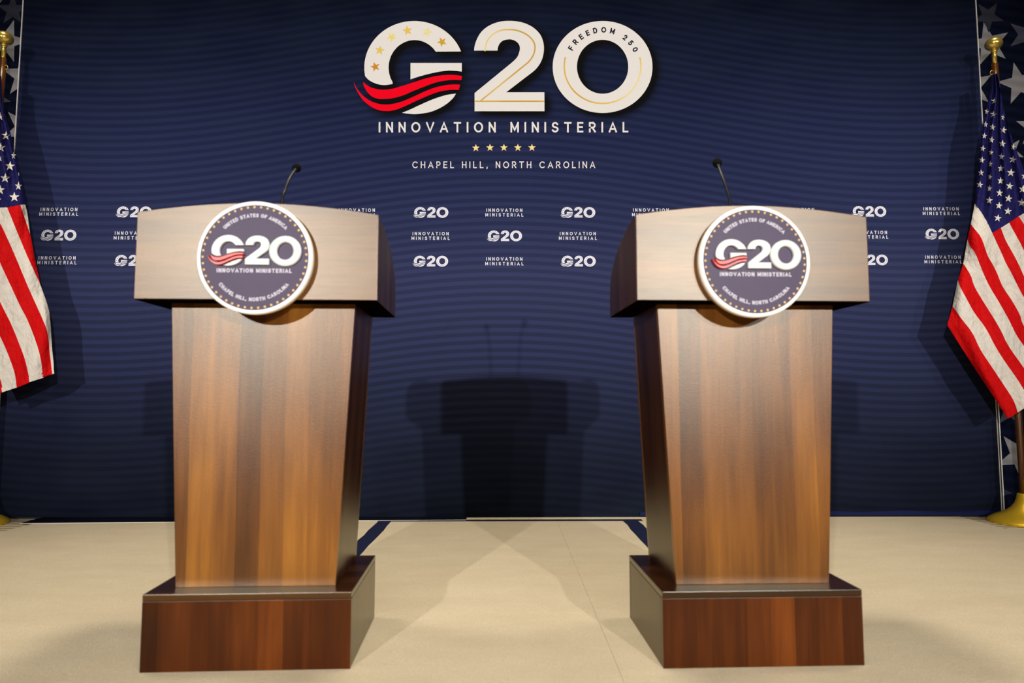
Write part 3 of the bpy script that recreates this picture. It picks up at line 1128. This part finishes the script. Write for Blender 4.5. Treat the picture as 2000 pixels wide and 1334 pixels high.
pr_top, pr_low = at(1942, 140, 3.88), at(1997, 960, 3.88)
stand(pr_top, pr_low, 'wooden flagpole with gold ball top and brass base, right of the right lectern')
pl_top, pl_low = Vector((-2.945, 3.88, pr_top.z)), Vector((-2.972, 3.88, pr_low.z))
stand(pl_top, pl_low, 'wooden flagpole at the left picture edge, mostly out of view behind its flag', -1)


# ------------------------------------------------------------------ flags
def interp(tab, v):
    for (a, xa), (b, xb) in zip(tab, tab[1:]):
        if v <= b:
            return xa + (xb - xa) * (v - a) / max(1e-6, b - a)
    return tab[-1][1]


class Flag:
    """cloth hung flat-folded beside its pole; front and rear leaf meet at the outer fold"""
    def __init__(self, root, edge, ym, side, pleat_c):
        self.root, self.edge, self.ym, self.side = root, edge, ym, side
        self.pleat = pleat_c
        self.loc = Vector(root.location)

    def depth(self, px, py, leaf=0):
        d = max(0.0, (px - interp(self.edge, py)) * self.side)
        b = 0.052 * (1 - math.exp(-d / 14.0))
        fold = 0.011 * math.sin(0.095 * px * self.side - 0.030 * py + 1.0) + 0.006 * math.sin(0.05 * px + 0.021 * py)
        if py < self.pleat:
            k = min(1, (self.pleat - py) / 60)
            wd = 12 + (py - 150) * 0.26
            u = d / max(8, wd)
            fold = fold * (1 - k) + k * 0.020 * math.sin(u * 2 * PI * 2.3 + 0.012 * py)
        return self.ym - b + fold * min(1, d / 8) if leaf == 0 else self.ym + b * 0.35 + 0.006

    def P(self, px, py, leaf=0, lift=0.0):
        return at(px, py, self.depth(px, py, leaf) - lift) - self.loc

    def sheet(self, name, A, B, n, m, mat, rear=True, lift=0.0):
        """ruled strip between the lines A and B"""
        a, b = smooth_line(A, n), smooth_line(B, n)
        vs, fs = [], []
        for leaf in ((0, 1) if rear else (0,)):
            o = len(vs)
            for i in range(n):
                for j in range(m):
                    q = a[i].lerp(b[i], j / (m - 1))
                    vs.append(self.P(q.x, q.y, leaf, lift))
            for i in range(n - 1):
                for j in range(m - 1):
                    k = o + i * m + j
                    fs.append((k, k + 1, k + m + 1, k + m))
        return mesh(name, vs, fs, mat, self.root, smooth=True)

    def star(self, px, py, r, rot, sx=1.0):
        pts = [(px, py)] + [(px + (x - px) * sx, y) for x, y in star2d(px, py, r, rot, 0.40)]
        vs = [self.P(x, y, 0, 0.0045) for x, y in pts]
        mesh('star', vs, [(0, 1 + i, 1 + (i + 1) % 10) for i in range(10)], F_STAR, self.root)


rf = empty('flag', pr_top, 'star-and-stripe flag hanging at the right, its lower corner ending above the brass pole base', 'flag', 'flags on poles')
edgeR = [(140, 1936), (155, 1936), (179, 1934), (209, 1927), (238, 1920), (275, 1914), (342, 1909.5), (398, 1904), (438, 1896), (468, 1889.5), (515, 1881), (547, 1872), (597, 1860.5), (635, 1850),
         (676, 1876), (717, 1902.5), (762, 1932.5), (818, 1968), (900, 2010)]
fr = Flag(rf, edgeR, 3.80, 1, 455)
c0 = [(1904, 398), (1914, 411), (1926, 430), (1938, 455), (1948, 477), (1956.4, 495), (1964.4, 513.6), (1975, 532.5), (1986.6, 556), (2000, 581), (2040, 645), (2100, 730)]
c1 = [(1896, 438), (1903.7, 447.5), (1914.5, 461), (1920, 473), (1929.3, 500), (1938.7, 516), (1948, 535), (1958.5, 560), (1977, 588), (1992.5, 616), (2000, 637), (2040, 692), (2082, 748)]
c2 = [(1889.5, 468), (1893.5, 480), (1903.7, 493), (1911.8, 512), (1920, 532.5), (1933, 560), (1951, 590), (1970, 624), (1985, 654), (2000, 676), (2060, 760)]
c3 = [(1881.4, 515), (1888.8, 525.7), (1897, 540.6), (1903.5, 560), (1921, 590), (1940, 620), (1955, 646), (1970, 676), (2000, 719), (2038, 774)]
c4 = [(1871, 547), (1875, 560), (1887.5, 583), (1902.5, 610), (1925, 641), (1943.7, 676), (1962.5, 706), (1985, 738), (2000, 762), (2014, 788)]
c5 = [(1860.5, 597.5), (1876, 620), (1898.7, 650), (1915.6, 684), (1940, 721), (1962.5, 755), (1979, 781), (1988, 805.6)]
c6 = [(1850, 635), (1876, 676), (1902.5, 717.5), (1932.5, 762.5), (1955, 797), (1968, 818)]
fr.sheet('stripe', c0, c1, 40, 12, F_WHITE)
fr.sheet('stripe', c1, c2, 40, 12, F_RED)
fr.sheet('stripe', c2, c3, 40, 12, F_WHITE)
fr.sheet('stripe', c3, c4, 40, 12, F_RED)
fr.sheet('stripe', c4, c5, 40, 12, F_WHITE)
fr.sheet('stripe', c5, c6, 40, 12, F_RED)
# stripes beside the canton
d0 = c0[3:]
d1 = [(1955, 445), (1961.7, 463.7), (1969.8, 480), (1982, 501.5), (1994, 525.7), (2003, 545), (2050, 625), (2118, 715)]
d2 = [(1971, 435), (1982, 455.6), (1992.7, 474.5), (2003, 495), (2060, 595), (2136, 700)]
d3 = [(1989.3, 422.5), (2000, 438), (2010, 458), (2075, 570), (2152, 684)]
d4 = [(2006, 413), (2020, 436), (2090, 548), (2168, 668)]
d5 = [(2024, 403), (2040, 428), (2105, 530), (2182, 650)]
for a, b, m_ in ((d0, d1, F_RED), (d1, d2, F_WHITE), (d2, d3, F_RED), (d3, d4, F_WHITE), (d4, d5, F_RED)):
    fr.sheet('stripe', a, b, 34, 8, m_)


def canton(fl, Lc, Rc, bot, rear=True):
    """blend of a left line, a right line and a bent lower edge"""
    n, m = 60, 40
    a, b = smooth_line(Lc, n), smooth_line(Rc, n)
    bt = []
    L = [0]
    for p, q in zip(bot, bot[1:]):
        L.append(L[-1] + math.dist(p, q))
    for j in range(m):
        s_ = L[-1] * j / (m - 1)
        i = 0
        while i < len(L) - 2 and L[i + 1] < s_:
            i += 1
        f = (s_ - L[i]) / (L[i + 1] - L[i])
        bt.append(Vector(bot[i]).lerp(Vector(bot[i + 1]), f))
    vs, fs = [], []
    for leaf in ((0, 1) if rear else (0,)):
        o = len(vs)
        for i in range(n):
            for j in range(m):
                u, v = j / (m - 1), i / (n - 1)
                q = a[i].lerp(b[i], u)
                corr = bt[j] - a[-1].lerp(b[-1], u)
                q = q + corr * v ** 2.2
                vs.append(fl.P(q.x, q.y, leaf, -0.0005))
        for i in range(n - 1):
            for j in range(m - 1):
                k = o + i * m + j
                fs.append((k, k + 1, k + m + 1, k + m))
    return mesh('canton', vs, fs, F_BLUE, fl.root, smooth=True)


canton(fr, [(1936, 148), (1934.5, 175), (1927, 209), (1920, 238), (1914, 275), (1911.5, 320), (1908.5, 350), (1904, 398)],
       [(1949, 142), (1952, 162), (1955, 185), (1961, 215), (1967, 238), (1974, 262), (1981, 284), (1988, 300), (2000, 333), (2014, 372), (2024, 403)],
       [(1904, 398), (1914, 411), (1926, 430), (1938, 455.5), (1955, 445), (1971, 435), (1989.3, 422.5), (2006, 413), (2024, 403)])
z44 = lambda x, y: (1700 + x / 2.223, y / 2.223)
for x, y, s_, rr in [(537, 440, .95, 7), (505, 485, .7, 6.4), (533, 497, .95, 7), (575, 510, .55, 6.6), (500, 540, .75, 6.4), (530, 552, .9, 7), (578, 565, 1, 7.6), (495, 590, .8, 6.4), (526, 607, .8, 7),
                     (573, 624, .95, 7.6), (620, 638, .65, 7), (488, 645, .85, 6.6), (524, 662, .7, 6.6), (569, 680, .85, 7.4), (618, 693, 1, 8), (484, 695, .9, 6.8), (521, 712, .6, 6.6), (566, 732, .85, 7.4),
                     (610, 750, 1, 8.2), (668, 766, .8, 7.4), (480, 750, .95, 6.8), (519, 768, .65, 6.4), (565, 785, .85, 7.6), (605, 808, 1, 8), (662, 822, 1, 8.4), (475, 802, 1, 7), (517, 818, .7, 7),
                     (561, 838, .9, 7.8), (600, 862, 1, 8), (656, 880, 1, 8.6), (516, 870, .9, 7.8), (558, 893, .95, 7.6), (597, 917, 1, 7.8), (553, 947, 1, 7.6),
                     (700, 860, 1, 8), (706, 800, 1, 8), (700, 745, .9, 7.5)]:
    px, py = z44(x, y)
    fr.star(px, py, rr, 84 + random.uniform(-5, 5), s_)

lf = empty('flag', pl_top, 'star-and-stripe flag cut by the left picture edge, its stitched white and red hem ends showing', 'flag', 'flags on poles')
edgeL = [(140, 2), (160, 2.5), (200, 5), (230, 12), (258, 20), (292, 27), (323, 35.4), (357, 43), (400, 49.5), (416, 53.6), (456, 58.6), (500, 67), (556, 79), (600, 94), (622, 97.5), (645, 99.4), (684, 102), (708, 104.5), (735, 105), (800, 108)]
fl = Flag(lf, edgeL, 3.80, -1, 400)
a0 = [(39.6, 400), (49, 428), (58.6, 457)]
edge1 = [(49.5, 399.5), (53.8, 420), (58.6, 457)]
a1 = [(14, 405), (30.6, 446), (51, 495), (66, 528), (79, 557)]
edge2 = [(58.6, 457), (67, 500), (79, 557)]
a2 = [(-20, 406), (0, 436), (20, 478), (38, 520), (56, 563), (72.7, 600), (84, 625.5), (91.5, 645), (95.5, 668), (97, 690), (99, 705), (102, 731)]
edge3 = [(79, 557), (94, 600), (97.5, 622), (99.4, 645), (102, 684), (104.5, 708), (105, 730)]
a3 = [(-40, 420), (-18, 470), (0, 513), (20, 556), (40.5, 600), (51, 619.5), (60, 640.5), (67.5, 660), (75, 683), (80, 705), (84, 736)]
a4 = [(-58, 450), (-30, 520), (-10, 567), (5.2, 600), (19.5, 628.5), (30, 652.5), (40.5, 679.5), (49.5, 705), (58.5, 745)]
a5 = [(-75, 500), (-40, 575), (-20, 618), (0, 657), (9, 676), (19.5, 702), (28.5, 729), (33, 756)]
a6 = [(-92, 560), (-50, 640), (-20, 697), (0, 739.5), (6, 766)]
a7 = [(-110, 620), (-60, 700), (-22, 776)]
a1f = [(14, 405), (30.6, 446), (51, 495), (66, 528), (79, 557)]
fl.sheet('stripe', a0, edge1, 14, 6, F_WHITE)
fl.sheet('stripe', a1f, [(39.6, 400), (49, 428), (58.6, 457), (67, 500), (79, 557)], 26, 8, F_RED)
fl.sheet('stripe', a2, [(14, 405)] + a1f[1:] + edge3[1:], 44, 10, F_WHITE)
fl.sheet('stripe', a3, a2, 44, 10, F_RED)
fl.sheet('stripe', a4, a3, 44, 10, F_WHITE)
fl.sheet('stripe', a5, a4, 44, 10, F_RED)
fl.sheet('stripe', a6, a5, 44, 10, F_WHITE)
fl.sheet('stripe', a7, a6, 44, 10, F_RED)
# folded, double-stitched fly hem: pieces set slightly off the stripes
for (x0_, y0_, x1_, y1_, m_) in ((100.6, 720, 104.8, 721, F_WHITE), (81, 729, 100.6, 720, F_RED), (56, 737, 83.5, 729, F_WHITE), (31, 748, 56.5, 738, F_RED), (2.6, 757, 31.5, 748, F_WHITE), (-24, 767, 3, 757, F_RED)):
    fl.sheet('hem', [(x0_, y0_), (x1_, y1_)], [(x0_ + 1.2, y0_ + 9.3), (x1_ + 1.2, y1_ + 8.8)], 6, 3, m_, rear=False, lift=0.004)
canton(fl, [(-14, 142), (-20, 200), (-34, 260), (-50, 330), (-66, 400)], [(2, 148), (5, 200), (12, 230), (20, 258), (27, 292), (35.4, 324), (43, 357), (49.5, 400)],
       [(-66, 402), (-30, 413), (0, 408.5), (13, 404.5), (39.6, 400), (49.5, 400)])
for x, y, rr, sx in [(0, 227, 9, .9), (11.5, 265, 9.4, 1), (1.5, 288, 9.8, 1), (26.5, 304, 8, .65), (19.5, 324.5, 10, 1), (-2, 308, 9, 1), (36.5, 340, 5, .3), (10, 348, 10, 1), (36, 363.5, 9, .8), (0, 371, 10, 1), (28, 385, 10.2, 1), (-6, 391, 9, 1),
                     (-12, 330, 9, 1), (-20, 360, 9, 1)]:
    fl.star(x, y, rr, 88 + random.uniform(-4, 4), sx)
print('objects', len(bpy.data.objects))
